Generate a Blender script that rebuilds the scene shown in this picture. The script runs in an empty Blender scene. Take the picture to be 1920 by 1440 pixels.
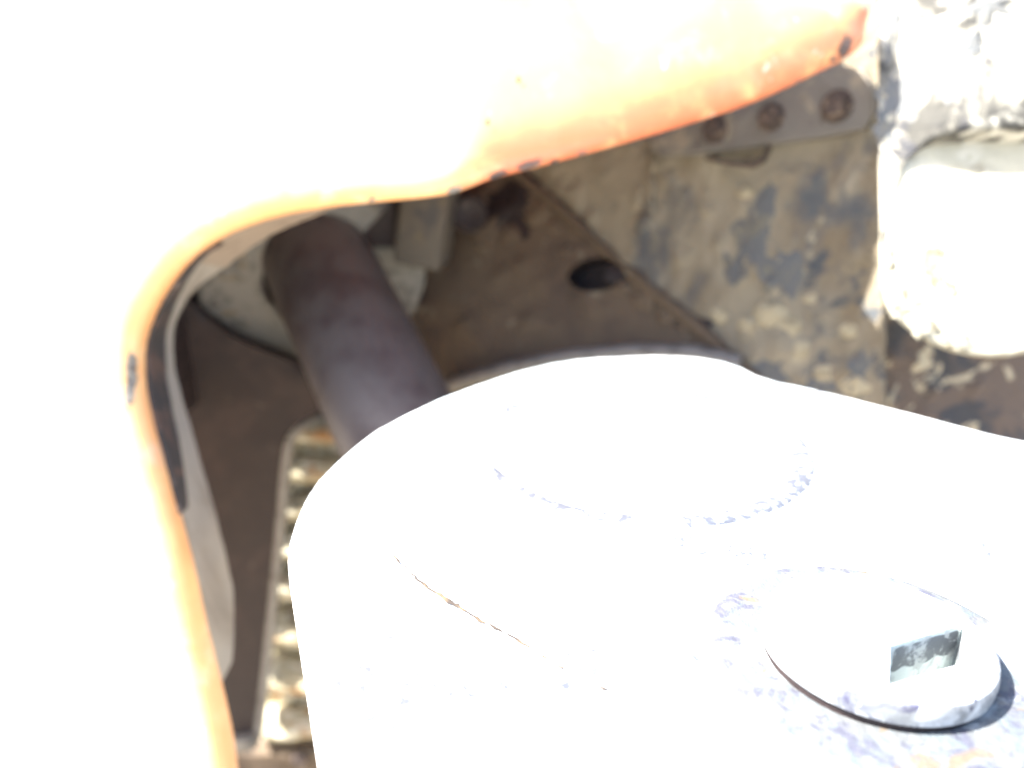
import bpy, bmesh, math, random
import numpy as np
from mathutils import Vector, Matrix, noise
from mathutils.geometry import delaunay_2d_cdt

random.seed(7)
S = bpy.context.scene
COL = S.collection

# ------------------------------------------------------------------ camera
PITCH = math.radians(20.0)
F_PX = 1507.0                       # focal length in pixels of the 1920-wide photo
CAM = Vector((0, 0, 0.22))
cd = bpy.data.cameras.new("camera"); cam = bpy.data.objects.new("camera", cd); COL.objects.link(cam)
cam.location = CAM; cam.rotation_euler = (math.radians(90) - PITCH, 0, 0)
cd.sensor_width = 36; cd.lens = F_PX / 1920 * 36; cd.clip_start = 0.01; cd.clip_end = 2000
cd.dof.use_dof = True; cd.dof.focus_distance = 0.37; cd.dof.aperture_fstop = 4.0
S.camera = cam

# ------------------------------------------------------------------ world, sun, exposure
SUN = Vector((-0.62, -0.03, 0.78)).normalized()      # direction towards the sun
elev = math.asin(SUN.z); az = math.atan2(SUN.x, SUN.y)
w = bpy.data.worlds.new("World"); S.world = w; w.use_nodes = True
nt = w.node_tree; sky = nt.nodes.new("ShaderNodeTexSky"); sky.sky_type = 'NISHITA'
sky.sun_disc = False; sky.sun_elevation = elev; sky.sun_rotation = az
sky.dust_density = 2.5; sky.air_density = 1.0
bg = nt.nodes["Background"]; bg.inputs[1].default_value = 0.10
nt.links.new(sky.outputs[0], bg.inputs[0])
sd = bpy.data.lights.new("sun", 'SUN'); sd.energy = 5.0; sd.angle = math.radians(0.5); sd.color = (1, 0.965, 0.9)
so = bpy.data.objects.new("sun", sd); COL.objects.link(so)
so.rotation_euler = (-SUN).to_track_quat('-Z', 'Y').to_euler(); so.location = (-2, -1, 3)
S.view_settings.view_transform = 'Standard'; S.view_settings.look = 'None'
S.view_settings.exposure = 2.75; S.view_settings.gamma = 1
S.cycles.max_bounces = 10; S.cycles.diffuse_bounces = 6

# ------------------------------------------------------------------ photo helpers
def ray(px, py):
    a, b = (px - 960) / F_PX, (720 - py) / F_PX
    c, s = math.cos(PITCH), math.sin(PITCH)
    return Vector((a, c + b * s, -s + b * c))
def on_y(px, py, Y):
    r = ray(px, py); return CAM + r * (Y / r.y)
def on_z(px, py, Z):
    r = ray(px, py); return CAM + r * ((Z - CAM.z) / r.z)

class Plane:
    """a flat frame: origin, u, v axes and the normal facing the viewer side"""
    def __init__(s, p0, p1, p2):
        n = (p1 - p0).cross(p2 - p0).normalized()
        if n.dot(CAM - p0) < 0: n = -n
        s.o, s.n = p0.copy(), n
        up = Vector((0, 0, 1)) if abs(n.z) < 0.95 else Vector((0, 1, 0))
        s.v = (up - n * up.dot(n)).normalized(); s.u = s.v.cross(n)
    def hit(s, px, py, off=0.0):
        r = ray(px, py); o = s.o + s.n * off
        return CAM + r * ((o - CAM).dot(s.n) / r.dot(s.n))
    def uv(s, P):
        d = P - s.o; return (d.dot(s.u), d.dot(s.v))
    def px(s, px, py, off=0.0): return s.uv(s.hit(px, py, off))
    def to3(s, u, v, h): return s.o + s.u * u + s.v * v + s.n * h

# ------------------------------------------------------------------ mesh helpers
def fnoise(p, sc, oct=4):
    return noise.fractal(Vector(p) * sc, 1.0, 2.0, oct)
def obj(name, bm, mat, parent=None, smooth=True):
    bm.normal_update()
    me = bpy.data.meshes.new(name); bm.to_mesh(me); bm.free()
    if smooth:
        for p in me.polygons: p.use_smooth = True
        try: me.set_sharp_from_angle(angle=math.radians(40))
        except Exception: pass
    me.materials.append(mat)
    o = bpy.data.objects.new(name, me); COL.objects.link(o)
    if parent: o.parent = parent; o.matrix_parent_inverse = Matrix.Translation(-parent.location)
    return o
def tag(o, label=None, cat=None, group=None, kind=None):
    for k, v in (("label", label), ("category", cat), ("group", group), ("kind", kind)):
        if v: o[k] = v
    return o
def thing(name, loc, label, cat, group=None):
    e = bpy.data.objects.new(name, None); e.location = loc; e.empty_display_size = 0.02
    COL.objects.link(e); return tag(e, label, cat, group)

def smooth_poly(pts, step, closed=True, it=2):
    """Chaikin rounding then resampling at about `step`"""
    P = [np.array(p, float) for p in pts]
    for _ in range(it):
        Q = []
        n = len(P)
        rng = range(n) if closed else range(n - 1)
        if not closed: Q.append(P[0])
        for i in rng:
            a, b = P[i], P[(i + 1) % n]
            Q += [a * .75 + b * .25, a * .25 + b * .75]
        if not closed: Q.append(P[-1])
        P = Q
    out = []
    n = len(P)
    for i in (range(n) if closed else range(n - 1)):
        a, b = P[i], P[(i + 1) % n]
        k = max(1, int(round(np.linalg.norm(b - a) / step)))
        for j in range(k): out.append(a + (b - a) * j / k)
    if not closed: out.append(P[-1])
    res = [out[0]]
    for p in out[1:]:
        if np.linalg.norm(p - res[-1]) > step * .35: res.append(p)
    return [tuple(p) for p in res]
def inside(poly, X):
    P = np.array(poly); r = np.zeros(len(X), bool); j = len(P) - 1
    for i in range(len(P)):
        xi, yi, xj, yj = *P[i], *P[j]
        c = ((yi > X[:, 1]) != (yj > X[:, 1]))
        if yj != yi:
            r ^= c & (X[:, 0] < (xj - xi) * (X[:, 1] - yi) / (yj - yi) + xi)
        j = i
    return r
def dist(poly, X):
    P = np.array(poly); A = P; B = np.roll(P, -1, 0); d = np.full(len(X), 1e9)
    for a, b in zip(A, B):
        ab = b - a; L = max(ab.dot(ab), 1e-12)
        t = np.clip(((X - a) @ ab) / L, 0, 1)
        d = np.minimum(d, np.hypot(*(X - a - t[:, None] * ab).T))
    return d
def area(poly):
    P = np.array(poly); Q = np.roll(P, -1, 0); return 0.5 * np.sum(P[:, 0] * Q[:, 1] - Q[:, 0] * P[:, 1])
def sheet(outline, spacing, hfun, to3, wall=0.0, holes=(), rings=(.0012, .004, .009), wallfun=None, back=False, dmask=None):
    """a triangulated sheet with relief h(u,v,d) (d = distance to the outline) and a wall of given depth round its edge"""
    if area(outline) < 0: outline = outline[::-1]
    loops = [list(outline)] + [list(h) if area(h) < 0 else list(h)[::-1] for h in holes]
    pts = []; edges = []
    for L in loops:
        b = len(pts); pts += L; edges += [(b + i, b + (i + 1) % len(L)) for i in range(len(L))]
    O = np.array(outline)
    gx = np.arange(O[:, 0].min(), O[:, 0].max(), spacing); gy = np.arange(O[:, 1].min(), O[:, 1].max(), spacing)
    G = np.array([(x + (spacing / 2 if j % 2 else 0), y) for j, y in enumerate(gy) for x in gx])
    def dd(X):
        d = dist(outline, X)
        for h in holes: d = np.minimum(d, dist(h, X))
        return d
    m = inside(outline, G)
    for h in holes: m &= ~inside(h, G)
    G = G[m]; rmax = max(rings) if rings else 0
    G = G[dd(G) > max(spacing * .5, rmax * 1.15)]
    extra = []
    for L in loops:
        A = np.array(L); T = np.roll(A, -1, 0) - np.roll(A, 1, 0)
        N = np.stack([-T[:, 1], T[:, 0]], 1); N /= np.linalg.norm(N, axis=1)[:, None] + 1e-12
        for r in rings:
            X = A + N * r
            k = inside(outline, X) & (dd(X) > r * .85)
            extra += [tuple(p) for p in X[k]]
    allp = pts + extra + [tuple(p) for p in G]
    r = delaunay_2d_cdt([Vector(p) for p in allp], edges, [], 0, 1e-6)
    V = np.array([tuple(v) for v in r[0]]); Fc = r[2]
    C = np.array([V[list(f)].mean(0) for f in Fc]); keep = inside(outline, C)
    for h in holes: keep &= ~inside(h, C)
    D = dd(V)
    bm = bmesh.new()
    lay = bm.verts.layers.float.new("edge_dist")
    vs = []
    for (u, v), d in zip(V, D):
        x = bm.verts.new(to3(u, v, hfun(u, v, d))); x[lay] = d if dmask is None else dmask(u, v, d); vs.append(x)
    for f, k in zip(Fc, keep):
        if k:
            try: bm.faces.new([vs[i] for i in f])
            except ValueError: pass
    for x in [x for x in bm.verts if not x.link_faces]: bm.verts.remove(x)
    if wall:
        bm.edges.ensure_lookup_table()
        be = [e for e in bm.edges if len(e.link_faces) == 1]
        ex = bmesh.ops.extrude_edge_only(bm, edges=be)
        off = to3(0, 0, -wall) - to3(0, 0, 0)
        for x in ex['geom']:
            if isinstance(x, bmesh.types.BMVert):
                x.co += off if wallfun is None else wallfun(x.co)
    bmesh.ops.recalc_face_normals(bm, faces=bm.faces)
    return bm
def lathe(profile, n=64, M=None, jitter=0):
    bm = bmesh.new(); rows = []
    for r, z in profile:
        if r < 1e-6: rows.append([bm.verts.new((0, 0, z))])
        else: rows.append([bm.verts.new((r * math.cos(2 * math.pi * i / n), r * math.sin(2 * math.pi * i / n), z)) for i in range(n)])
    for a, b in zip(rows, rows[1:]):
        for i in range(n):
            j = (i + 1) % n
            if len(a) == 1: f = [a[0], b[i], b[j]]
            elif len(b) == 1: f = [a[i], b[0], a[j]]
            else: f = [a[i], b[i], b[j], a[j]]
            bm.faces.new(f)
    if M is not None: bm.transform(M)
    bmesh.ops.recalc_face_normals(bm, faces=bm.faces)
    return bm
def axis_matrix(o, direction, roll=0):
    q = Vector(direction).to_track_quat('Z', 'Y'); return Matrix.Translation(o) @ q.to_matrix().to_4x4() @ Matrix.Rotation(roll, 4, 'Z')
def tube(path, rad, n=12, caps=True):
    bm = bmesh.new(); rows = []
    for i, p in enumerate(path):
        t = (path[min(i + 1, len(path) - 1)] - path[max(i - 1, 0)]).normalized()
        q = t.to_track_quat('Z', 'Y'); r = rad(i) if callable(rad) else rad
        rows.append([bm.verts.new(p + q @ Vector((r * math.cos(2 * math.pi * k / n), r * math.sin(2 * math.pi * k / n), 0))) for k in range(n)])
    for a, b in zip(rows, rows[1:]):
        for i in range(n): bm.faces.new((a[i], a[(i + 1) % n], b[(i + 1) % n], b[i]))
    if caps: bm.faces.new(rows[0][::-1]); bm.faces.new(rows[-1])
    bmesh.ops.recalc_face_normals(bm, faces=bm.faces)
    return bm
def box(x0, x1, y0, y1, z0, z1, bevel=0.0, seg=2, M=None):
    bm = bmesh.new(); bmesh.ops.create_cube(bm, size=1)
    for v in bm.verts:
        v.co = Vector((x0 + (v.co.x + .5) * (x1 - x0), y0 + (v.co.y + .5) * (y1 - y0), z0 + (v.co.z + .5) * (z1 - z0)))
    if bevel: bmesh.ops.bevel(bm, geom=bm.edges[:], offset=bevel, segments=seg, affect='EDGES', profile=.5)
    if M is not None: bm.transform(M)
    return bm

# ------------------------------------------------------------------ materials
def material(name, layers, base, rough=.6, bump=.3, bump_scale=120, metallic=0, spec=.4, fine=None):
    """layers: list of (colour, noise scale, low, high, detail, distortion[, stretch]) mixed over the base in order"""
    m = bpy.data.materials.new(name); m.use_nodes = True; t = m.node_tree; N = t.nodes; L = t.links
    b = N["Principled BSDF"]; tc = N.new("ShaderNodeTexCoord")
    col = None; basec = (*base, 1)
    prev = None
    for i, ly in enumerate(layers):
        c, sc, lo, hi, det, dis = ly[:6]
        mp = N.new("ShaderNodeMapping"); mp.inputs['Location'].default_value = (i * 3.1, i * 1.7, i * 2.3)
        if len(ly) > 6 and ly[6]: mp.inputs['Scale'].default_value = ly[6]
        L.new(tc.outputs['Object'], mp.inputs[0])
        n = N.new("ShaderNodeTexNoise"); n.inputs['Scale'].default_value = sc; n.inputs['Detail'].default_value = det
        n.inputs['Roughness'].default_value = .62; n.inputs['Distortion'].default_value = dis
        L.new(mp.outputs[0], n.inputs['Vector'])
        r = N.new("ShaderNodeMapRange"); r.inputs[1].default_value = lo; r.inputs[2].default_value = hi; r.interpolation_type = 'SMOOTHSTEP'
        L.new(n.outputs[0], r.inputs[0]); fac = r.outputs[0]
        if len(ly) > 7 and ly[7]:                                   # also limited by the stored distance to the part's worn edge
            at = N.new("ShaderNodeAttribute"); at.attribute_name = "edge_dist"
            r2 = N.new("ShaderNodeMapRange"); r2.inputs[1].default_value = ly[7][0]; r2.inputs[2].default_value = ly[7][1]
            L.new(at.outputs['Fac'], r2.inputs[0])
            mu = N.new("ShaderNodeMath"); mu.operation = 'MULTIPLY'; L.new(fac, mu.inputs[0]); L.new(r2.outputs[0], mu.inputs[1]); fac = mu.outputs[0]
        if len(ly) > 8:                                   # broken up by a second, coarser noise
            n2 = N.new("ShaderNodeTexNoise"); n2.inputs['Scale'].default_value = ly[8][0]; n2.inputs['Detail'].default_value = 3
            L.new(mp.outputs[0], n2.inputs['Vector'])
            r3 = N.new("ShaderNodeMapRange"); r3.inputs[1].default_value = ly[8][1]; r3.inputs[2].default_value = ly[8][2]
            L.new(n2.outputs[0], r3.inputs[0])
            mu2 = N.new("ShaderNodeMath"); mu2.operation = 'MULTIPLY'; L.new(fac, mu2.inputs[0]); L.new(r3.outputs[0], mu2.inputs[1]); fac = mu2.outputs[0]
        mx = N.new("ShaderNodeMix"); mx.data_type = 'RGBA'; L.new(fac, mx.inputs[0])
        if prev is None: mx.inputs[6].default_value = basec
        else: L.new(prev, mx.inputs[6])
        mx.inputs[7].default_value = (*c, 1); prev = mx.outputs[2]
    if prev is not None: L.new(prev, b.inputs['Base Color'])
    else: b.inputs['Base Color'].default_value = basec
    b.inputs['Roughness'].default_value = rough; b.inputs['Metallic'].default_value = metallic
    b.inputs['Specular IOR Level'].default_value = spec
    if bump:
        n = N.new("ShaderNodeTexNoise"); n.inputs['Scale'].default_value = bump_scale; n.inputs['Detail'].default_value = 6
        L.new(tc.outputs['Object'], n.inputs['Vector'])
        bp = N.new("ShaderNodeBump"); bp.inputs['Strength'].default_value = bump; bp.inputs['Distance'].default_value = .003
        L.new(n.outputs[0], bp.inputs['Height']); L.new(bp.outputs[0], b.inputs['Normal'])
    return m

M_ORANGE = material("faded_orange_paint", [
    ((.82, .46, .19), 9, .42, .62, 5, .4),
    ((.85, .62, .40), 22, .52, .74, 6, .3),                          # chalky faded blotches
    ((.57, .165, .075), 30, .18, .55, 5, .3, None, (.050, .008), (9, .28, .46)),  # redder towards the cut-out edge
    ((.85, .75, .62), 45, .66, .74, 5, .2),                          # scuffs
    ((.13, .11, .11), 60, .61, .65, 4, .4, None, (.006, .002)),     # chips to bare metal at the very edge
    ], (.82, .50, .23), rough=.36, bump=.05, bump_scale=60, spec=.5)
M_GREYARM = material("pale_grey_casting_paint", [
    ((.44, .49, .52), 12, .4, .62, 5, .3),
    ((.064, .070, .092), 200, .50, .60, 6, .3, None, None, (13, .46, .62)),
    ((.06, .05, .045), 170, .71, .74, 3, 0),
    ], (.55, .56, .57), rough=.5, bump=.15, bump_scale=160)
M_WORNRING = material("blue_grey_worn_edge", [
    ((.064, .069, .086), 190, .38, .52, 8, .5, None, None, (17, .30, .44)),
    ], (.46, .50, .53), rough=.5, bump=.2, bump_scale=160)
M_PINBOSS = material("stained_blue_grey_boss", [
    ((.054, .056, .078), 60, .50, .58, 8, .8),
    ((.085, .10, .11), 90, .45, .62, 7, .6),
    ((.11, .082, .058), 40, .58, .66, 6, .6),
    ((.22, .24, .25), 35, .52, .64, 6, .5),
    ], (.092, .097, .10), rough=.65, bump=.5, bump_scale=220)
M_CAP = material("chipped_pale_cap_paint", [
    ((.05, .05, .085), 45, .51, .53, 6, .6, None, (.005, .0005)),
    ((.16, .17, .18), 60, .4, .6, 6, .6, None, (.003, .0005)),
    ((.09, .09, .12), 260, .68, .72, 3, 0),
    ], (.42, .44, .46), rough=.42, bump=.15, bump_scale=200)
M_SLOT = material("flaked_grey_slot_paint", [
    ((.12, .13, .14), 30, .20, .30, 7, .5, None, (.0020, .0027)),
    ((.36, .38, .38), 110, .5, .62, 6, .3),
    ], (.52, .57, .56), rough=.6, bump=.3, bump_scale=220)
M_MUD = material("mud_caked_paint", [
    ((.175, .14, .095), 9, .46, .66, 5, .3, (1, 1, .45)),
    ((.31, .28, .215), 14, .52, .70, 6, .3, (1, 1, .35)),
    ((.095, .10, .105), 10, .55, .70, 7, .3, (1, 1, .6)),   # blue-grey paint showing through
    ((.075, .082, .09), 40, .50, .64, 6, .3, None, None, (8, .48, .62)),
    ((.42, .37, .26), 30, .56, .70, 6, .3, None, None, (7, .46, .60)),             # pale dried clay
    ], (.245, .215, .16), rough=.9, bump=.9, bump_scale=90, spec=.15)
M_MUDLIGHT = material("pale_dried_mud", [
    ((.20, .17, .12), 14, .54, .70, 7, .5),
    ((.085, .09, .10), 34, .56, .66, 7, .5, None, None, (9, .50, .62)),
    ((.50, .47, .38), 24, .5, .62, 6, .5),
    ], (.42, .39, .30), rough=.92, bump=.6, bump_scale=90, spec=.12)
M_LEDGE = material("blotchy_grey_weathered_steel", [
    ((.062, .060, .054), 13, .47, .60, 7, .5),
    ((.05, .05, .054), 40, .52, .62, 6, .4, None, None, (9, .42, .54)),
    ((.52, .50, .43), 22, .52, .64, 6, .5),
    ], (.36, .34, .28), rough=.9, bump=.6, bump_scale=90, spec=.15)
M_MUDSPLAT = material("brown_steel_with_clay_splashes", [
    ((.06, .062, .07), 14, .5, .6, 7, .6),
    ((.40, .36, .27), 30, .57, .63, 5, .6),
    ], (.125, .100, .086), rough=.85, bump=.8, bump_scale=90, spec=.2)
M_INNER = material("brown_inner_dust", [
    ((.085, .064, .052), 8, .48, .70, 6, .2),
    ((.21, .175, .125), 30, .60, .70, 6, .4),
    ], (.125, .094, .066), rough=.9, bump=.5, bump_scale=80, spec=.15)
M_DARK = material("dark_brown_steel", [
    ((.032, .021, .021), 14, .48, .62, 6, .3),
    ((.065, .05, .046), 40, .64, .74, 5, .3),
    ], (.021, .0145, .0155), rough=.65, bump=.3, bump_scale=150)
M_RUBBER = material("dirty_black_trim", [
    ((.20, .17, .15), 60, .58, .70, 6, .4),
    ((.09, .06, .05), 25, .5, .62, 5, .4),
    ], (.045, .04, .04), rough=.7, bump=.5, bump_scale=200)
M_FLANGE = material("beige_primed_inner_flange", [
    ((.19, .165, .14), 10, .45, .65, 6, .3, (1, 1, .3)),
    ((.18, .14, .10), 120, .62, .72, 4, .2),
    ], (.30, .275, .24), rough=.7, bump=.25, bump_scale=200)
M_CHIP = material("bare_grey_chip", [((.15, .12, .12), 150, .42, .55, 5, .3)], (.27, .20, .18), rough=.6, bump=.4, bump_scale=300)
M_CHIPPALE = material("pale_primer_chip", [((.16, .14, .12), 160, .50, .62, 5, .3)], (.42, .39, .35), rough=.7, bump=.4, bump_scale=300)
M_CLAY = material("pale_dried_clay", [((.27, .225, .145), 60, .5, .65, 6, .4)], (.38, .33, .225), rough=.95, bump=.8, bump_scale=150, spec=.1)
M_OILY = material("oily_blue_grey_paint", [((.16, .15, .12), 45, .50, .62, 7, .5), ((.30, .26, .18), 70, .60, .68, 6, .4)], (.118, .122, .122), rough=.75, bump=.7, bump_scale=110, spec=.25)
M_PALEDIRT = material("thin_tan_dirt", [((.30, .28, .22), 90, .42, .60, 6, .4)], (.135, .12, .085), rough=.95, bump=.6, bump_scale=150, spec=.1)
M_UNDER = material("brown_dusty_underside", [((.13, .10, .08), 40, .5, .65, 6, .4)], (.25, .20, .155), rough=.8, bump=.3, bump_scale=200)
M_PIPE = material("dull_maroon_brown_tube", [
    ((.072, .056, .055), 12, .45, .65, 5, .3),
    ((.105, .095, .093), 20, .58, .75, 5, .3),
    ], (.112, .097, .095), rough=.46, bump=.08, bump_scale=200, spec=.5)
M_COLLAR = material("dusty_grey_collar_with_rust", [
    ((.17, .12, .06), 24, .56, .70, 5, .4),
    ((.10, .098, .095), 40, .5, .65, 5, .3),
    ], (.21, .205, .188), rough=.75, bump=.3, bump_scale=150)
M_STRIP = material("grey_strip_with_mud", [
    ((.24, .21, .16), 28, .55, .68, 6, .4),
    ((.06, .05, .045), 40, .60, .70, 5, .4),
    ], (.145, .135, .12), rough=.75, bump=.5, bump_scale=150)
M_BLOCK = material("dusty_tan_block", [((.075, .07, .068), 25, .5, .65, 5, .3), ((.16, .125, .08), 30, .58, .7, 5, .3)], (.115, .10, .08), rough=.8, bump=.4, bump_scale=120)
M_RUST = material("rusty_bolt_steel", [
    ((.20, .15, .11), 120, .52, .66, 5, .3),
    ], (.070, .052, .045), rough=.85, bump=.5, bump_scale=300)
M_RIB = material("muddy_rusty_rib", [
    ((.26, .13, .045), 22, .54, .66, 5, .4),
    ((.075, .062, .05), 20, .58, .70, 6, .4),
    ((.58, .54, .43), 28, .48, .64, 5, .4),
    ], (.36, .32, .22), rough=.85, bump=.5, bump_scale=150)
M_EDGE = material("grey_plate_edge", [((.13, .12, .11), 40, .5, .65, 5, .3)], (.20, .19, .175), rough=.7, bump=.3, bump_scale=150)
M_CRACK = material("dark_rusty_crack", [((.085, .06, .035), 50, .45, .6, 4, 0)], (.03, .022, .018), rough=.9, bump=0)
M_GROUND = material("dry_earth", [
    ((.20, .16, .11), 6, .4, .62, 8, .3),
    ((.36, .32, .25), 60, .6, .7, 4, .2),
    ], (.29, .245, .18), rough=.95, bump=.9, bump_scale=40)

# ------------------------------------------------------------------ ground
def ground_bm():
    bm = bmesh.new(); n = 60; R = 60
    g = [[bm.verts.new((0, 0, 0)) for _ in range(n + 1)] for _ in range(n + 1)]
    for i in range(n + 1):
        for j in range(n + 1):
            a, b = 2 * i / n - 1, 2 * j / n - 1
            x, y = R * a * abs(a) ** 1.6, R * b * abs(b) ** 1.6
            g[i][j].co = (x, y, -1.15 + .012 * fnoise((x, y, 0), 3))
    for i in range(n):
        for j in range(n): bm.faces.new((g[i][j], g[i + 1][j], g[i + 1][j + 1], g[i][j + 1]))
    return bm
tag(obj("ground", ground_bm(), M_GROUND), kind="structure")

# ------------------------------------------------------------------ machine frame: muddy plates behind the opening
P1, P2, P3 = on_y(1000, 350, 1.12), on_y(1360, 660, .90), on_y(1650, 420, .83)
PL_SIDE = Plane(P1, P2, P3)
PL_BACK = Plane(P1, P2, on_y(850, 640, 1.08))
H0, H1, H2 = on_y(1650, 420, .742), on_y(1920, 420, .728), on_y(1760, 0, .85)
PL_HOUS = Plane(H0, H1, H2)
frame = thing("machine_frame", (.35, .9, -1.15), "mud-caked steel chassis wall behind the opening and right of the orange hood", "machine frame")

def relief(pl, amp, sc, lump=0, lsc=30):
    def f(u, v, d):
        p = pl.to3(u, v, 0)
        h = amp * fnoise(p, sc)
        if lump: h += lump * max(0, fnoise(p + Vector((5, 2, 1)), lsc, 5) - .12)
        return h
    return f
def px_poly(pl, pts, step=.012, it=1, off=0):
    return smooth_poly([pl.px(x, y, off) for x, y in pts], step, True, it)

side = px_poly(PL_SIDE, [(1000, 350), (1180, 505), (1360, 660), (1430, 760), (1657, 900), (1655, 400), (1645, -120), (1300, -120), (960, 100), (900, 265)], it=0)
obj("side_plate", sheet(side, .006, relief(PL_SIDE, .004, 9, .010, 34), PL_SIDE.to3, wall=.012), M_MUD, frame)

hole = [PL_BACK.px(1120 + 52 * math.cos(a) + 8 * math.sin(a), 516 + 30 * math.sin(a) - 10 * math.cos(a)) for a in [2 * math.pi * i / 28 for i in range(28)]]
backp = px_poly(PL_BACK, [(1015, 363), (1180, 505), (1375, 672), (1440, 760), (1300, 900), (800, 860), (720, 680), (640, 560), (640, 60), (880, 200)], it=0)
obj("back_plate", sheet(backp, .009, relief(PL_BACK, .006, 7, .012, 18), PL_BACK.to3, wall=.012, holes=[hole]), M_INNER, frame)
hb = sheet([(u * 1, v * 1) for u, v in hole], .01, lambda u, v, d: -.03, PL_BACK.to3, wall=-.034, rings=())
obj("drain_hole", hb, M_DARK, frame)
# raised rolled seam along the corner of both plates
pts = [P1.lerp(P2, t) + PL_BACK.n * .004 + Vector((0, 0, .002 * math.sin(t * 9))) for t in [i / 14 for i in range(-2, 17)]]
obj("corner_seam", tube(pts, lambda i: max(.003, .007 + .010 * noise.noise(Vector((i * .63, 2, 1)))), 10), M_INNER, frame)
wp = [PL_SIDE.hit(1222 + 3 * math.sin(i * 2), 250 + 15 * i, .004) for i in range(11)]
obj("weld_bead", tube(wp, lambda i: .0045 + .0012 * math.sin(i * 2.3), 8), M_MUD, frame)

hous = px_poly(PL_HOUS, [(1652, -160), (2150, -160), (2150, 640), (1960, 655), (1880, 668), (1810, 662), (1760, 645), (1725, 628), (1690, 600), (1664, 575), (1655, 520)], it=1)
obj("housing_plate", sheet(hous, .006, lambda u, v, d: relief(PL_HOUS, .003, 8, .008, 36)(u, v, d) - max(0, .006 - d) ** 2 / .012, PL_HOUS.to3, wall=.006), M_MUDLIGHT, frame)
PL_SK = Plane(on_y(1640, 700, .875), on_y(1950, 700, .865), on_y(1640, 560, .885))
splat = px_poly(PL_SK, [(1636, 520), (2150, 560), (2150, 1000), (1640, 960)], it=0)
obj("lower_skirt", sheet(splat, .006, relief(PL_SK, .002, 12, .010, 40), PL_SK.to3, wall=.02), M_MUDSPLAT, frame)
# thick ledge above the pad: proud towards the right, running flush on the left
LU0, LU1 = PL_HOUS.px(1660, 300)[0], PL_HOUS.px(1790, 300)[0]
def ledge_h(u, v, d):
    k = min(1, max(0, (u - LU0) / (LU1 - LU0))); r = .008
    return .003 + .024 * k * k * (3 - 2 * k) - (r - math.sqrt(max(0, r * r - max(0, r - d) ** 2))) * k + relief(PL_HOUS, .002, 14, .006, 36)(u, v, d)
ledge = px_poly(PL_HOUS, [(1652, -160), (2150, -160), (2150, 262), (1920, 256), (1800, 258), (1735, 268), (1700, 300), (1680, 350), (1668, 420), (1656, 470)], it=2, off=.01)
obj("upper_ledge", sheet(ledge, .006, ledge_h, PL_HOUS.to3, wall=.03, wallfun=lambda c: -PL_HOUS.n * ((c - PL_HOUS.o).dot(PL_HOUS.n) + .001)), M_LEDGE, frame)
def clod(pl, x, y, rad, mt, k):
    c = pl.hit(x, y, 0); bm = bmesh.new(); bmesh.ops.create_icosphere(bm, subdivisions=3, radius=1)
    for v in bm.verts:
        n_ = v.co.copy(); v.co *= rad * (1 + .35 * noise.noise(n_ * 1.5 + Vector((k * 3, 0, 0))) + .18 * noise.noise(n_ * 4 + Vector((0, k, 0))))
        v.co = c + pl.u * v.co.x * 1.25 + pl.v * v.co.y + pl.n * (v.co.z * .45)
    obj("mud_clod", bm, mt, frame)
rc_ = random.Random(5)
for k, (x, y, r_) in enumerate(((930, 405, .016), (1010, 400, .020), (1040, 425, .012), (960, 440, .013), (905, 455, .018), (990, 500, .008), (1210, 560, .016), (1255, 590, .014), (1290, 612, .012), (1170, 540, .010), (1320, 640, .012), (1060, 470, .010), (840, 575, .010), (880, 590, .012))):
    clod(PL_BACK, x, y, r_, M_INNER, k)
for k, (x, y, r_) in enumerate(((1445, 590, .016), (1478, 612, .013), (1408, 612, .012), (1398, 362, .008), (1418, 432, .007), (1500, 655, .012), (1462, 650, .014), (1420, 490, .009), (1545, 700, .011), (1600, 720, .013), (1560, 760, .014), (1350, 590, .009), (1520, 560, .007), (1590, 620, .009))):
    clod(PL_SIDE, x, y, r_, M_CLAY, 20 + k)
def patch(pl, hs, x, y, a_, b_, k, mt, name="oil_shade_patch"):
    n = 40; bm = bmesh.new(); uv0 = pl.px(x, y); rows = []
    for q in (.0, .33, .66, 1.0):
        row = []
        for i in range(n):
            t = 2 * math.pi * i / n; kk = 1 + .75 * fnoise((math.cos(t) * 1.1 + k * 5, math.sin(t) * 1.1, 0), 1.4, 4)
            u, v = uv0[0] + a_ * q * kk * math.cos(t), uv0[1] + b_ * q * kk * math.sin(t)
            row.append(bm.verts.new(pl.to3(u, v, hs(u, v, .05) + .0016 - .003 * q ** 4)))
        rows.append(row)
    for a, b in zip(rows, rows[1:]):
        for i in range(n): bm.faces.new((a[i], a[(i + 1) % n], b[(i + 1) % n], b[i]))
    bmesh.ops.remove_doubles(bm, verts=bm.verts[:], dist=1e-6); bmesh.ops.recalc_face_normals(bm, faces=bm.faces)
    obj(name, bm, mt, frame)
for k, (x, y, a_, b_) in enumerate(((1420, 440, .030, .045), (1470, 510, .026, .034), (1380, 505, .018, .024), (1540, 740, .030, .026), (1440, 700, .026, .016), (1610, 700, .014, .030))):
    patch(PL_SIDE, relief(PL_SIDE, .004, 9, .010, 34), x, y, a_, b_, k, M_OILY)
for k, (x, y, a_, b_) in enumerate(((1668, 50, .012, .035), (1682, 190, .016, .030), (1720, 90, .014, .022), (1830, 45, .022, .020), (1800, 110, .014, .016), (1760, 190, .010, .020), (1660, 250, .010, .02))):
    patch(PL_HOUS, ledge_h, x, y, a_, b_, 30 + k, M_OILY)
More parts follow.
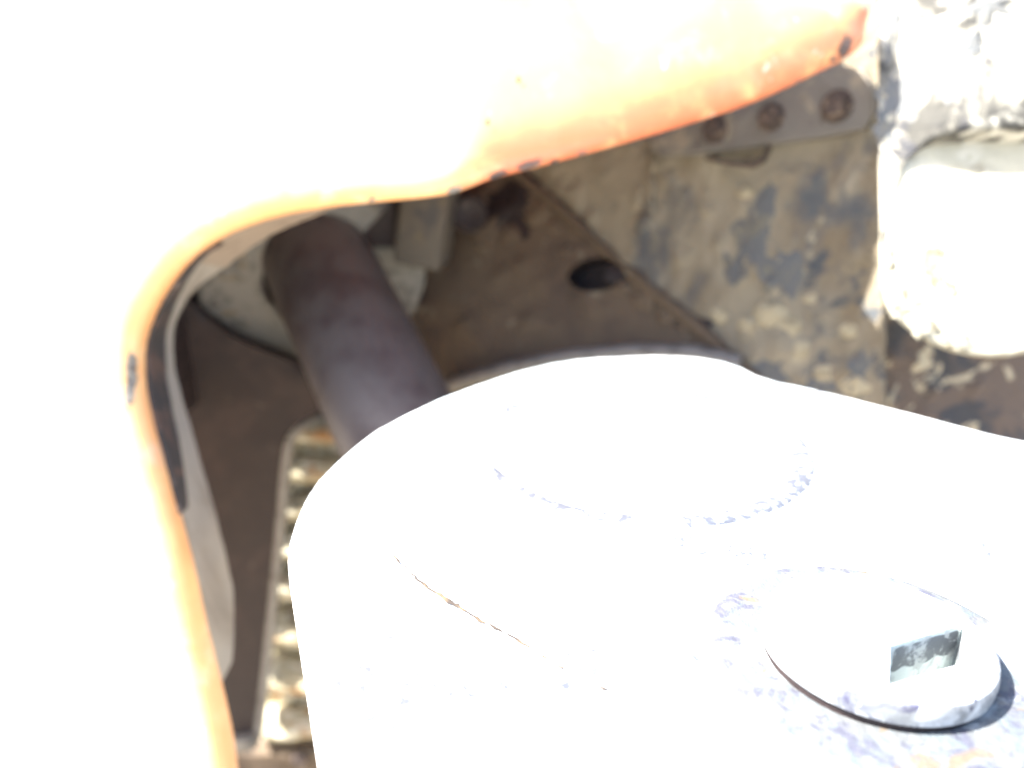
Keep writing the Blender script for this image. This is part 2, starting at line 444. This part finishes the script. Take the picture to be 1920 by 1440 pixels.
for k, (x, y, a_, b_) in enumerate(((1752, 500, .018, .020), (1772, 545, .013, .012), (1700, 575, .014, .014), (1735, 612, .016, .010), (1668, 480, .006, .02), (1800, 640, .016, .007))):
    patch(PL_HOUS, relief(PL_HOUS, .003, 8, .008, 36), x, y, a_, b_, 50 + k, M_PALEDIRT, "dirt_patch")
patch(PL_BACK, relief(PL_BACK, .006, 7, .012, 18), 1172, 512, .040, .016, 71, M_DARK)
patch(PL_BACK, relief(PL_BACK, .006, 7, .012, 18), 1290, 606, .030, .012, 74, M_DARK)  # darker patch beside the plate corner
patch(PL_BACK, relief(PL_BACK, .006, 7, .012, 18), 960, 390, .060, .040, 77, M_DARK)  # dark patch stands in for deep shade below the hood edge
lp = [PL_BACK.hit(x, y, .010) for x, y in ((830, 728), (900, 706), (980, 685), (1080, 669), (1200, 660), (1310, 664), (1390, 684))]
obj("lower_lip", tube(lp, .011, 10), M_EDGE, frame)

# ------------------------------------------------------------------ bolted strip
PL_STRIP = Plane(PL_SIDE.hit(1240, 270, .012), PL_SIDE.hit(1640, 200, .012), PL_SIDE.hit(1500, 300, .012))
strip = thing("bolted_strip", PL_STRIP.hit(1450, 290), "grey muddy steel strip with rusty bolts just under the right end of the orange hood", "steel strip")
so_ = px_poly(PL_STRIP, [(1215, 240), (1560, 120), (1640, 136), (1640, 238), (1570, 254), (1430, 274), (1310, 290), (1225, 296)], it=1)
obj("strip_plate", sheet(so_, .006, lambda u, v, d: .006 + relief(PL_STRIP, .001, 20, .005, 40)(u, v, d) - max(0, .002 - d), PL_STRIP.to3, wall=.018), M_STRIP, strip)
b0 = None
for (x, y, r) in ((1570, 200, .0135), (1447, 221, .0122), (1342, 243, .0125)):
    c = PL_STRIP.hit(x, y, .005)
    M = axis_matrix(c, PL_STRIP.n, .3 + x)
    bm = lathe([(r * 1.25, 0), (r * 1.25, .002), (r * 1.15, .003), (r * .95, .003), (r * .98, .010), (r * .80, .013), (r * .45, .0125), (0, .014)], 6 if False else 18)
    for v in bm.verts:
        a = math.atan2(v.co.y, v.co.x); rr = math.hypot(v.co.x, v.co.y)
        if v.co.z > .0029 and rr < r * 1.1:
            k = math.cos(math.pi / 6) / math.cos((a % (math.pi / 3)) - math.pi / 6); v.co.x *= k; v.co.y *= k
        v.co += Vector((1, 1, 1)) * .0008 * noise.noise(v.co * 300)
    bm.transform(M); obj("bolt", bm, M_RUST, strip)
# bent tab under the strip
tab = [PL_STRIP.hit(x, y, h) for x, y, h in ((1322, 292, .006), (1370, 302, .012), (1408, 305, .014), (1428, 294, .012), (1440, 268, .006))]
bm = bmesh.new(); rows = []
for p in tab: rows.append([bm.verts.new(p), bm.verts.new(p + PL_STRIP.v * -.0045), bm.verts.new(p + PL_STRIP.v * -.0045 - PL_STRIP.n * .012), bm.verts.new(p - PL_STRIP.n * .012)])
for a, b in zip(rows, rows[1:]):
    for i in range(4): bm.faces.new((a[i], a[(i + 1) % 4], b[(i + 1) % 4], b[i]))
bm.faces.new(rows[0]); bm.faces.new(rows[-1][::-1]); bmesh.ops.recalc_face_normals(bm, faces=bm.faces)
obj("bent_tab", bm, M_RUST, strip)

# ------------------------------------------------------------------ ribbed step low on the left
YS = 1.10
step = thing("ribbed_step", (-.2, YS, -1.15), "muddy ribbed step in the narrow gap between dark bracket and pale arm", "ribbed step")
rows_ = [(806, 24), (878, 26), (950, 28), (1020, 30), (1092, 33), (1174, 36), (1262, 40), (1350, 32)]
for k, (py, hpx) in enumerate(rows_):
    c = on_y(560, py, YS); hz = hpx / F_PX * YS * 1.05
    path = []
    for i in range(25):
        x = -.44 + .42 * i / 24
        path.append(Vector((x, YS + .006 * noise.noise(Vector((x * 20, k, 0))), c.z + .0025 * noise.noise(Vector((x * 14, k * 3, 4))))))
    bm = tube(path, lambda i: hz * (.92 + .12 * noise.noise(Vector((i * .5, k * 7, 1)))), 14)
    for v in bm.verts:
        v.co.y += (v.co.y - YS) * .6
        v.co += Vector((0, 1, 1)) * .002 * noise.noise(v.co * 90)
    obj("rib", bm, M_RIB, step)
zt, zb = on_y(560, 800, YS).z, on_y(560, 1500, YS).z
obj("backing_plate", box(-.44, -.02, YS + .022, YS + .034, zb, zt, .003), M_RIB, step)
cb = on_y(560, 1425, YS - .03)
bm = box(-.48, -.02, YS - .03, YS - .004, cb.z - .06, cb.z + .016, .006, 3)
bmesh.ops.subdivide_edges(bm, edges=[e for e in bm.edges if e.calc_length() > .2], cuts=30)
for v in bm.verts: v.co += Vector((0, 1, 1)) * .004 * noise.noise(v.co * 40)
obj("lower_bar", bm, M_INNER, step)
M = axis_matrix(on_y(562, 1424, YS - .033), (0, -1, .1))
obj("bolt", lathe([(.014, -.004), (.014, .003), (.010, .006), (.006, .004), (0, .004)], 16, M), M_RUST, step)

# ------------------------------------------------------------------ dark bracket plate
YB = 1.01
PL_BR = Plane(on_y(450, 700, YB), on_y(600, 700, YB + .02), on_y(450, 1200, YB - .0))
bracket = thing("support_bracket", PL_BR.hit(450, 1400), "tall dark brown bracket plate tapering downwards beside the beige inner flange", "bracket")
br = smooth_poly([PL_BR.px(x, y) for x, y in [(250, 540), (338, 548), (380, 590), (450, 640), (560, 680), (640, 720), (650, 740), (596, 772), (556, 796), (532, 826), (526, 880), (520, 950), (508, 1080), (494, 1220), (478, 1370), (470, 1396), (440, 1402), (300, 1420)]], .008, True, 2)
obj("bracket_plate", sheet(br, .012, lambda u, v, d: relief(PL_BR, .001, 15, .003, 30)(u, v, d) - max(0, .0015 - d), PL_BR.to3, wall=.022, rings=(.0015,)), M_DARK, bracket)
pe = [PL_BR.hit(x, y, -.010) for x, y in [(600, 776), (560, 800), (537, 830), (530, 885), (524, 955), (512, 1082), (498, 1222), (481, 1372), (475, 1396)]]
pe2 = [pe[0]] + [p.lerp(q, t) for p, q in zip(pe, pe[1:]) for t in (.33, .66, 1)]
bm = bmesh.new(); rw = [[bm.verts.new(p + Vector((.0085, -.009, 0))), bm.verts.new(p + Vector((.0085, .016, 0))), bm.verts.new(p + Vector((-.002, .016, 0))), bm.verts.new(p + Vector((-.002, -.009, 0)))] for p in pe2]
for a, b in zip(rw, rw[1:]):
    for i in range(4): bm.faces.new((a[i], a[(i + 1) % 4], b[(i + 1) % 4], b[i]))
bm.faces.new(rw[0]); bm.faces.new(rw[-1][::-1]); bmesh.ops.recalc_face_normals(bm, faces=bm.faces)
obj("lit_edge_strip", bm, M_EDGE, bracket)  # pale strip stands in for light on the plate's right edge
obj("bracket_foot", box(-.02, .02, -.012, .012, -.016, .010, .003, 2, Matrix.Translation(PL_BR.hit(452, 1388, .004))), M_STRIP, bracket)

# ------------------------------------------------------------------ brown tube with its collar
A, B = on_y(770, 850, .82), on_y(556, 405, 1.13)
ax = (B - A).normalized(); ln = (B - A).length
shaft = thing("steering_tube", A, "dull maroon brown steel tube slanting from under the hood down behind the pale arm", "steel tube")
path = [A - ax * .10 + ax * (ln + .25) * i / 24 for i in range(25)]
obj("tube_body", tube(path, .072, 48), M_PIPE, shaft)
CC = A + ax * (ln * .79) + Vector((-.004, 0, -.030))
cdir = (-ax + Vector((0.05, -.75, .0))).normalized()
prof = [(.070, .004), (.144, .004), (.150, .001), (.151, -.004), (.147, -.012), (.07, -.012)]
bm = lathe(prof, 72, axis_matrix(CC, cdir))
for v in bm.verts: v.co += Vector((1, 1, 1)) * .0025 * noise.noise(v.co * 40)
obj("collar", bm, M_COLLAR, shaft)

block = thing("mounting_block", on_y(790, 500, .97), "dusty tan steel block hanging under the hood edge right of the grey collar", "steel block")
PB = on_y(796, 436, 1.06)
obj("block_body", box(-.031, .031, -.03, .05, -.042, .09, .006, 3, Matrix.Translation(PB) @ Matrix.Rotation(.16, 4, 'Y') @ Matrix.Rotation(-.15, 4, 'Z')), M_BLOCK, block)
PB2 = on_y(690, 415, 1.06)
obj("backing_tab", box(-.045, .040, 0, .02, -.035, .07, .006, 3, Matrix.Translation(PB2)), M_DARK, block)
PB3 = on_y(880, 400, 1.09)
bm = lathe([(.024, -.01), (.026, .006), (.020, .012), (.013, .010), (0, .004)], 24, axis_matrix(PB3, (.1, -1, .1)))
obj("bolt_head", bm, M_DARK, block)

# ------------------------------------------------------------------ orange hood
XC = -.036
def gfun(x, z):
    y = .650
    dx = x - XC; k = .012
    s = math.sqrt(dx * dx + k * k) - k
    y += s * (.31 if dx < 0 else .235)
    zz = z - .15
    y += zz * (.42 if zz > 0 else .31)
    return y
R_ROLL = .032
def roll(d, k=1.0, d2=None):
    q = max(0, .018 - d); return .018 - math.sqrt(max(0, .018 ** 2 - q * q)) + k * .014 * max(0, 1 - (d if d2 is None else d2) / .10) ** 2
def on_hood(px, py):
    Y = .68
    for _ in range(30):
        p = on_y(px, py, Y); Y = .5 * Y + .5 * (gfun(p.x, p.z) + R_ROLL * .75)
    p = on_y(px, py, Y); return (p.x, p.z)
hood = thing("orange_hood", (-.25, .6, -.3), "faded orange sheet metal hood with a big rounded cut-out and worn rolled edge", "machine hood")
edge_px = [(437, 1520), (432, 1440), (418, 1370), (402, 1300), (375, 1190), (352, 1080), (328, 990), (303, 890), (275, 790), (262, 720), (262, 660), (275, 610), (305, 550),
           (350, 492), (400, 455), (450, 430), (520, 407), (600, 392), (700, 381), (780, 374), (840, 367), (870, 357), (920, 337), (1000, 317), (1100, 290), (1200, 262), (1300, 232), (1400, 200), (1480, 165), (1550, 130), (1598, 108), (1622, 80), (1629, 40)]
ep = [on_hood(*p) for p in edge_px]
xr = ep[-1][0]
rest = [(xr + .003, .285), (xr, .30), (xr - .06, .308), (.10, .335), (-.05, .405), (-.36, .41), (-.47, .45), (-.60, .45), (-.64, .3), (-.64, -.62), (-.40, -.63)]
ep_s = smooth_poly(ep, .006, False, 1)
open_n = len(ep_s)
out = ep_s + smooth_poly([ep_s[-1]] + rest + [ep_s[0]], .012, False, 1)[1:-1]
OPEN = np.array(ep_s)
def d_open(u, v):
    d = OPEN - np.array((u, v)); return float(np.sqrt((d * d).sum(1)).min())
def hood_h(u, v, d):
    p = Vector((u, 0, v))
    return -(gfun(u, v) + roll(d, .85 + .15 * min(1, max(0, (u - XC + .03) / .06)), d_open(u, v))) - .0012 * fnoise(p, 14) - .0012 * max(0, noise.noise(p * 60)) * (1 if d < .02 else 0)
def hood3(u, v, h): return Vector((u, -h, v))
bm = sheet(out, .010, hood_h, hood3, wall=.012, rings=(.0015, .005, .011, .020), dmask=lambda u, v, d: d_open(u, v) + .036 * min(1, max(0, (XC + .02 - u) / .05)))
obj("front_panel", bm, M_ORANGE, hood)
# chips where the paint has broken away along the worn edge
for (px_, py_, rx, rz, mt) in ((852, 356, .006, .003, 0), (934, 327, .007, .0026, 1), (992, 309, .010, .0032, 1), (1040, 303, .003, .0016, 1), (1576, 88, .0065, .009, 1), (1556, 112, .005, .0022, 1), (700, 372, .003, .002, 0),
                               (254, 690, .004, .017, 0), (250, 735, .004, .010, 0), (916, 228, .0016, .0022, 1), (972, 150, .0016, .0024, 1)):
    cx, cz = on_hood(px_, py_); bm = bmesh.new(); rim = []; n = 22
    ring = []
    for i in range(n):
        a = 2 * math.pi * i / n; k = 1 + .55 * noise.noise(Vector((math.cos(a) * 1.6 + px_, math.sin(a) * 1.6, py_)))
        ring.append((cx + rx * k * math.cos(a), cz + rz * k * math.sin(a) + .28 * rx * k * math.cos(a)))
    P = [(cx, cz)] + [(cx + (x - cx) * .5, cz + (z - cz) * .5) for x, z in ring] + ring
    ok = inside(out, np.array(P)); D = dist(out, np.array(P)) * ok
    V = [bm.verts.new(hood3(u, v, hood_h(u, v, d) + .0007)) for (u, v), d in zip(P, D)]
    for i in range(n):
        j = (i + 1) % n
        bm.faces.new((V[0], V[1 + i], V[1 + j])); bm.faces.new((V[1 + i], V[1 + n + i], V[1 + n + j], V[1 + j]))
    bmesh.ops.solidify(bm, geom=bm.faces[:], thickness=.0005)
    bmesh.ops.recalc_face_normals(bm, faces=bm.faces)
    obj("paint_chip", bm, (M_CHIPPALE, M_CHIP)[mt], hood)
# returned inner flange that follows the left side and the corner of the cut-out
def flange(i0, i1, depth, y0, t, mat, name, inset=0.0, flare=0.0):
    bm = bmesh.new(); rows = []
    P = ep_s[i0:i1 + 1]
    for k, (x, z) in enumerate(P):
        a = P[max(0, k - 2)]; b = P[min(len(P) - 1, k + 2)]
        tx, tz = b[0] - a[0], b[1] - a[1]; L = math.hypot(tx, tz) + 1e-9; nx, nz = -tz / L, tx / L      # away from the opening
        yb = gfun(x, z) + R_ROLL + y0
        f = k / max(1, len(P) - 1)
        dp = depth(f) if callable(depth) else depth
        fl = flare(f) if callable(flare) else flare
        j = .0012 * noise.noise(Vector((x * 50, z * 50, 3)))
        def pt(q, off):
            return bm.verts.new((x + nx * (inset + j + off - fl * q), yb + dp * q, z + nz * (inset + j + off - fl * q)))
        rows.append([pt(0, 0), pt(.5, 0), pt(1, 0), pt(1, t), pt(0, t)])
    for a, b in zip(rows, rows[1:]):
        for i in range(5): bm.faces.new((a[i], a[(i + 1) % 5], b[(i + 1) % 5], b[i]))
    bm.faces.new(rows[0]); bm.faces.new(rows[-1][::-1]); bmesh.ops.recalc_face_normals(bm, faces=bm.faces)
    return obj(name, bm, mat, hood)
def idx(px, py):
    t = np.array(on_hood(px, py)); return int(((OPEN - t) ** 2).sum(1).argmin())
i_low, i_a, i_b, i_c, i_d = idx(404, 1308), idx(306, 900), idx(262, 700), idx(345, 497), idx(640, 387)
flange(i_low, i_c, lambda f: .074 * min(1, f * 7 + .15) ** .5 * (1 - .25 * f), .012, .003, M_FLANGE, "inner_flange", inset=.001, flare=lambda f: .022 * max(0, (f - .72) / .28) ** 1.6)
flange(i_c, i_d, lambda f: .050 * (1 - .5 * f), .010, .003, M_UNDER, "corner_flange", inset=.001, flare=lambda f: .022 * math.cos(f * math.pi / 2) ** .7)
flange(i_a - 6, i_c + 6, lambda f: .034 * math.sin(math.pi * min(1, max(0.02, f * .9 + .05))) ** .6 + .004, .004, .004, M_RUBBER, "edge_trim", inset=-.004)
# hood roof and left wall, added and shaped to keep sun off the inside
def roof_shade_bm():
    bm = bmesh.new(); rows = []
    for i in range(15):
        x = -.418 + (.06 + .418) * i / 14
        r = []
        for j in range(41):
            t = j / 40; y = gfun(x, .392) + .014 + t * .70
            r.append((x + (.16 * max(0, min(1, (y - .805) / .015)) if i == 14 else 0), y, .392 + .03 * math.sin(t * 2.2)))  # unseen right edge notched to shade the strip and leave the pad sunlit
        rows.append(r)
    top = [[bm.verts.new(p) for p in r] for r in rows]; bot = [[bm.verts.new((p[0], p[1], p[2] - .006)) for p in r] for r in rows]
    for i in range(14):
        for j in range(40):
            bm.faces.new((top[i][j], top[i + 1][j], top[i + 1][j + 1], top[i][j + 1])); bm.faces.new((bot[i][j], bot[i][j + 1], bot[i + 1][j + 1], bot[i + 1][j]))
    ring = lambda g: [g[i][0] for i in range(15)] + [g[14][j] for j in range(1, 41)] + [g[i][40] for i in range(13, -1, -1)] + [g[0][j] for j in range(39, 0, -1)]
    a, b = ring(top), ring(bot)
    for i in range(len(a)): bm.faces.new((a[i], b[i], b[(i + 1) % len(a)], a[(i + 1) % len(a)]))
    bmesh.ops.recalc_face_normals(bm, faces=bm.faces)
    return bm
obj("roof_shade_panel", roof_shade_bm(), M_ORANGE, hood)
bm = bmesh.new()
prof = [(gfun(-.42, z) + .014, z) for z in (-.17, .08, .2, .28, .36, .405)] + [(1.0, .43), (1.40, .43), (1.40, -.36), (1.17, -.36), (1.15, -.17)]  # wall outline cut to block sun on the tube but let it reach ribs
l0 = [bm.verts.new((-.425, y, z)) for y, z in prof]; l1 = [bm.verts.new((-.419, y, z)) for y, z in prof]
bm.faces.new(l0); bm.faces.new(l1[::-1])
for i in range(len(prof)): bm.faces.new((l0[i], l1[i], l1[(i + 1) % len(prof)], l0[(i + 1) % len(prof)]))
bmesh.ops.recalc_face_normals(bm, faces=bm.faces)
obj("side_shade_wall", bm, M_DARK, hood, smooth=False)
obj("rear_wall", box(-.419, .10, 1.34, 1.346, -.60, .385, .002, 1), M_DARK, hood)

# ------------------------------------------------------------------ pale grey arm casting
arm = thing("steering_knuckle", (.1, .45, -.25), "big pale grey cast steering knuckle with rounded end, sunlit in the foreground", "steering knuckle")
back_px = [(537, 1060), (545, 1000), (580, 920), (640, 860), (720, 800), (850, 740), (1000, 692), (1100, 677), (1200, 671), (1300, 674), (1385, 690), (1430, 716), (1560, 742), (1740, 790), (1920, 835)]
PL_T = Plane(Vector((0, .4, 0)), Vector((.1, .4, 0)), Vector((0, .5, 0)))
zt = lambda x, y: tuple(on_z(x, y, -.004).xy)
bp_ = [zt(*p) for p in back_px]
body = bp_ + [(.46, .43), (.50, .34), (.30, .285), (.228, .262), (.219, .232), (.198, .209), (.160, .1955), (.11, .180), (.06, .13), (-.03, .12), (-.055, .17), zt(608, 1440), zt(586, 1300), zt(558, 1170)]
body_s = smooth_poly(body, .007, True, 1)
RB = .007
def arm_h(u, v, d):
    if math.hypot(u - .149, v - .2745) < .06: return 0.0
    q = max(0, RB - d)
    return -(RB - math.sqrt(max(0, RB * RB - q * q))) + .0005 * fnoise((u, v, 0), 25)
bm = sheet(body_s, .008, arm_h, lambda u, v, h: Vector((u, v, h)), wall=.20, rings=(.0004, .0012, .003, .0065), holes=[[(.149 + .0436 * math.cos(2 * math.pi * i / 60), .2745 + .0436 * math.sin(2 * math.pi * i / 60)) for i in range(60)]],
           wallfun=lambda c: Vector((0.03 * (.1 - c.x), .03 * (.4 - c.y), -.20)))
obj("arm_casting", bm, M_GREYARM, arm)
# ring shaped step of the round end
CR = Vector((.083, .490)); RR = .106
prof = [(RR + .007, 0), (RR + .0055, .0012), (RR + .003, .0020), (RR, .0022), (RR - .004, .0020), (RR - .006, .0012), (RR - .0075, 0)]
bm = lathe(prof, 120, Matrix.Translation((CR.x, CR.y, -.0002)))
for v in bm.verts:
    v.co.z = v.co.z * (.75 + .5 * noise.noise(v.co * 30)); v.co += Vector((1, 1, 0)) * .0012 * noise.noise(Vector((v.co.x, v.co.y, 0)) * 45)
obj("raised_ring", bm, M_WORNRING, arm)
# lap seam running from the left towards the cap, open in places
sp = [on_z(x, y, 0) for x, y in [(712, 1008), (735, 1040), (765, 1072), (800, 1104), (850, 1135), (900, 1165), (950, 1190), (1000, 1222), (1050, 1252), (1120, 1285), (1200, 1330)]]
dense = [p.lerp(q, t) for p, q in zip(sp, sp[1:]) for t in [i / 8 for i in range(8)]]
dense = [p + Vector((.0012 * noise.noise(p * 220), .0012 * noise.noise(p * 220 + Vector((9, 0, 0))), .0005 * fnoise((p.x, p.y, 0), 25) + .0008)) for p in dense]
bm = bmesh.new()
def crack_piece(P, w0):
    w0 *= 2.1
    rows = []
    for i, p in enumerate(P):
        t = (P[min(i + 1, len(P) - 1)] - P[max(0, i - 1)]).normalized(); n = Vector((-t.y, t.x, 0))
        wv = w0 * (.35 + .65 * math.sin(math.pi * (i + .4) / (len(P) - .2))) * (.7 + .6 * noise.noise(p * 400))
        rows.append((bm.verts.new(p + n * wv), bm.verts.new(p + Vector((0, 0, .0006))), bm.verts.new(p - n * wv)))
    for a, b in zip(rows, rows[1:]):
        bm.faces.new((a[0], a[1], b[1], b[0])); bm.faces.new((a[1], a[2], b[2], b[1]))
for a, b, wd in ((3, 4, .0003), (8, 13, .0004), (14, 16, .0003), (17, 27, .00055), (27, 36, .0008), (36, 42, .0006), (43, 47, .0005), (48, 55, .0005), (57, 60, .0003), (62, 65, .0003), (72, 74, .0003)):
    crack_piece(dense[a:b + 1], wd)
bmesh.ops.recalc_face_normals(bm, faces=bm.faces)
obj("seam_crack", bm, M_CRACK, arm)
# stained seat round the pin cap
CP = Vector((.149, .2745))
prof = [(.0433, -.01), (.0435, .0012), (.047, .0012), (.060, .0014), (.0655, .0010), (.0672, -.0006), (.0678, -.004)]
bm = lathe(prof, 96)
for v in list(bm.verts):
    r = math.hypot(v.co.x, v.co.y)
    if r > .055: v.co.xy *= 1 + .03 * noise.noise(Vector((v.co.x, v.co.y, 0)) * 30)
bm.transform(Matrix.Translation((CP.x, CP.y, 0)))
obj("pin_seat", bm, M_PINBOSS, arm)

# ------------------------------------------------------------------ slotted pin cap
capm = Matrix.Translation((CP.x, CP.y, .0)) @ Matrix.Rotation(math.radians(1.5), 4, 'Y') @ Matrix.Rotation(math.radians(-1.1), 4, 'X')
cap = thing("pin_cap", (CP.x, CP.y, 0), "round pale cap with a rectangular socket seated on the front of the arm", "pin cap")
RC = .0446; ZT = .0128; ZB = .0030
f0, f1 = Vector(on_z(1670, 1212, ZT).xy) - CP, Vector(on_z(1808, 1166, ZT).xy) - CP
du = (f1 - f0).normalized(); dn = Vector((du.y, -du.x))       # towards the camera / right
slot_w = .034
f2, f3 = Vector(on_z(1800, 1244, ZT).xy) - CP, Vector(on_z(1666, 1287, ZT).xy) - CP
rc = [f0, f1, f2, f3]
cen = sum(rc, Vector((0, 0))) / 4
def ray_rect(a):
    d = Vector((math.cos(a), math.sin(a))); best = 1e9
    for p, q in zip(rc, rc[1:] + rc[:1]):
        e = q - p; den = d.x * e.y - d.y * e.x
        if abs(den) < 1e-12: continue
        w_ = p - cen; t = (w_.x * e.y - w_.y * e.x) / den; k = (w_.x * d.y - w_.y * d.x) / den
        if t > 0 and -1e-6 <= k <= 1 + 1e-6: best = min(best, t)
    return cen + d * best
def ray_circ(a, r):
    d = Vector((math.cos(a), math.sin(a))); b = cen.dot(d); return cen + d * (-b + math.sqrt(b * b - cen.dot(cen) + r * r))
angs = sorted([2 * math.pi * i / 96 for i in range(96)] + [math.atan2((c - cen).y, (c - cen).x) % (2 * math.pi) for c in rc])
bm = bmesh.new(); lay = bm.verts.layers.float.new("edge_dist"); loops = []
def add_loop(pts, z, e):
    r = []
    for p in pts:
        v = bm.verts.new((p.x, p.y, z(p) if callable(z) else z)); v[lay] = e; r.append(v)
    loops.append(r)
add_loop([ray_rect(a) for a in angs], ZT - .0006, .03)
add_loop([cen + (ray_rect(a) - cen) * 1.03 for a in angs], ZT, .03)
for t in (.35, .7):
    add_loop([(cen + (ray_rect(a) - cen) * 1.03).lerp(ray_circ(a, RC - .006), t) for a in angs], ZT, .02)
add_loop([ray_circ(a, RC - .006) for a in angs], ZT, .006)
add_loop([ray_circ(a, RC - .0016) for a in angs], ZT - .0002, .0016)
add_loop([ray_circ(a, RC - .0004) for a in angs], ZT - .0008, .0)
add_loop([ray_circ(a, RC) for a in angs], ZT - .002, .0)
add_loop([ray_circ(a, RC + .0005) for a in angs], (ZT + ZB) / 2, .0)
add_loop([ray_circ(a, RC + .0002) for a in angs], ZB + .0008, .001)
add_loop([ray_circ(a, RC - .001) for a in angs], ZB, .01)
add_loop([ray_circ(a, .0430) for a in angs], ZB, .01)
for a, b in zip(loops, loops[1:]):
    n = len(a)
    for i in range(n): bm.faces.new((a[i], a[(i + 1) % n], b[(i + 1) % n], b[i]))
bmesh.ops.recalc_face_normals(bm, faces=bm.faces)
bm.transform(capm); obj("cap_disc", bm, M_CAP, cap)
bm = bmesh.new()
zf = -.022
lay = bm.verts.layers.float.new("edge_dist")
for a, b in zip(rc, rc[1:] + rc[:1]):
    g = []
    for iy in range(13):
        row = []
        for ix in range(25):
            p = a.lerp(b, ix / 24); zz = (ZT - .0006) + (zf - ZT) * iy / 12
            dv = min(ix / 24, 1 - ix / 24) * (b - a).length; dz = min(ZT - zz, max(0, zz - (ZT - .0155)))
            v = bm.verts.new((p.x, p.y, zz)); v[lay] = min(dv, dz) + .0022 * noise.noise(Vector((p.x * 160, p.y * 160, zz * 160))); row.append(v)
        g.append(row)
    for iy in range(12):
        for ix in range(24): bm.faces.new((g[iy][ix], g[iy][ix + 1], g[iy + 1][ix + 1], g[iy + 1][ix]))
bmesh.ops.remove_doubles(bm, verts=bm.verts[:], dist=1e-6)
bmesh.ops.contextual_create(bm, geom=[e for e in bm.edges if len(e.link_faces) == 1 and all(v.co.z < zf + .001 for v in e.verts)])
bmesh.ops.recalc_face_normals(bm, faces=bm.faces); bmesh.ops.reverse_faces(bm, faces=bm.faces)
bm.transform(capm); obj("socket", bm, M_SLOT, cap, smooth=False)
obj("stem", lathe([(.0431, -.004), (.0431, ZB + .001)], 48, Matrix.Translation((CP.x, CP.y, 0))), M_DARK, cap)
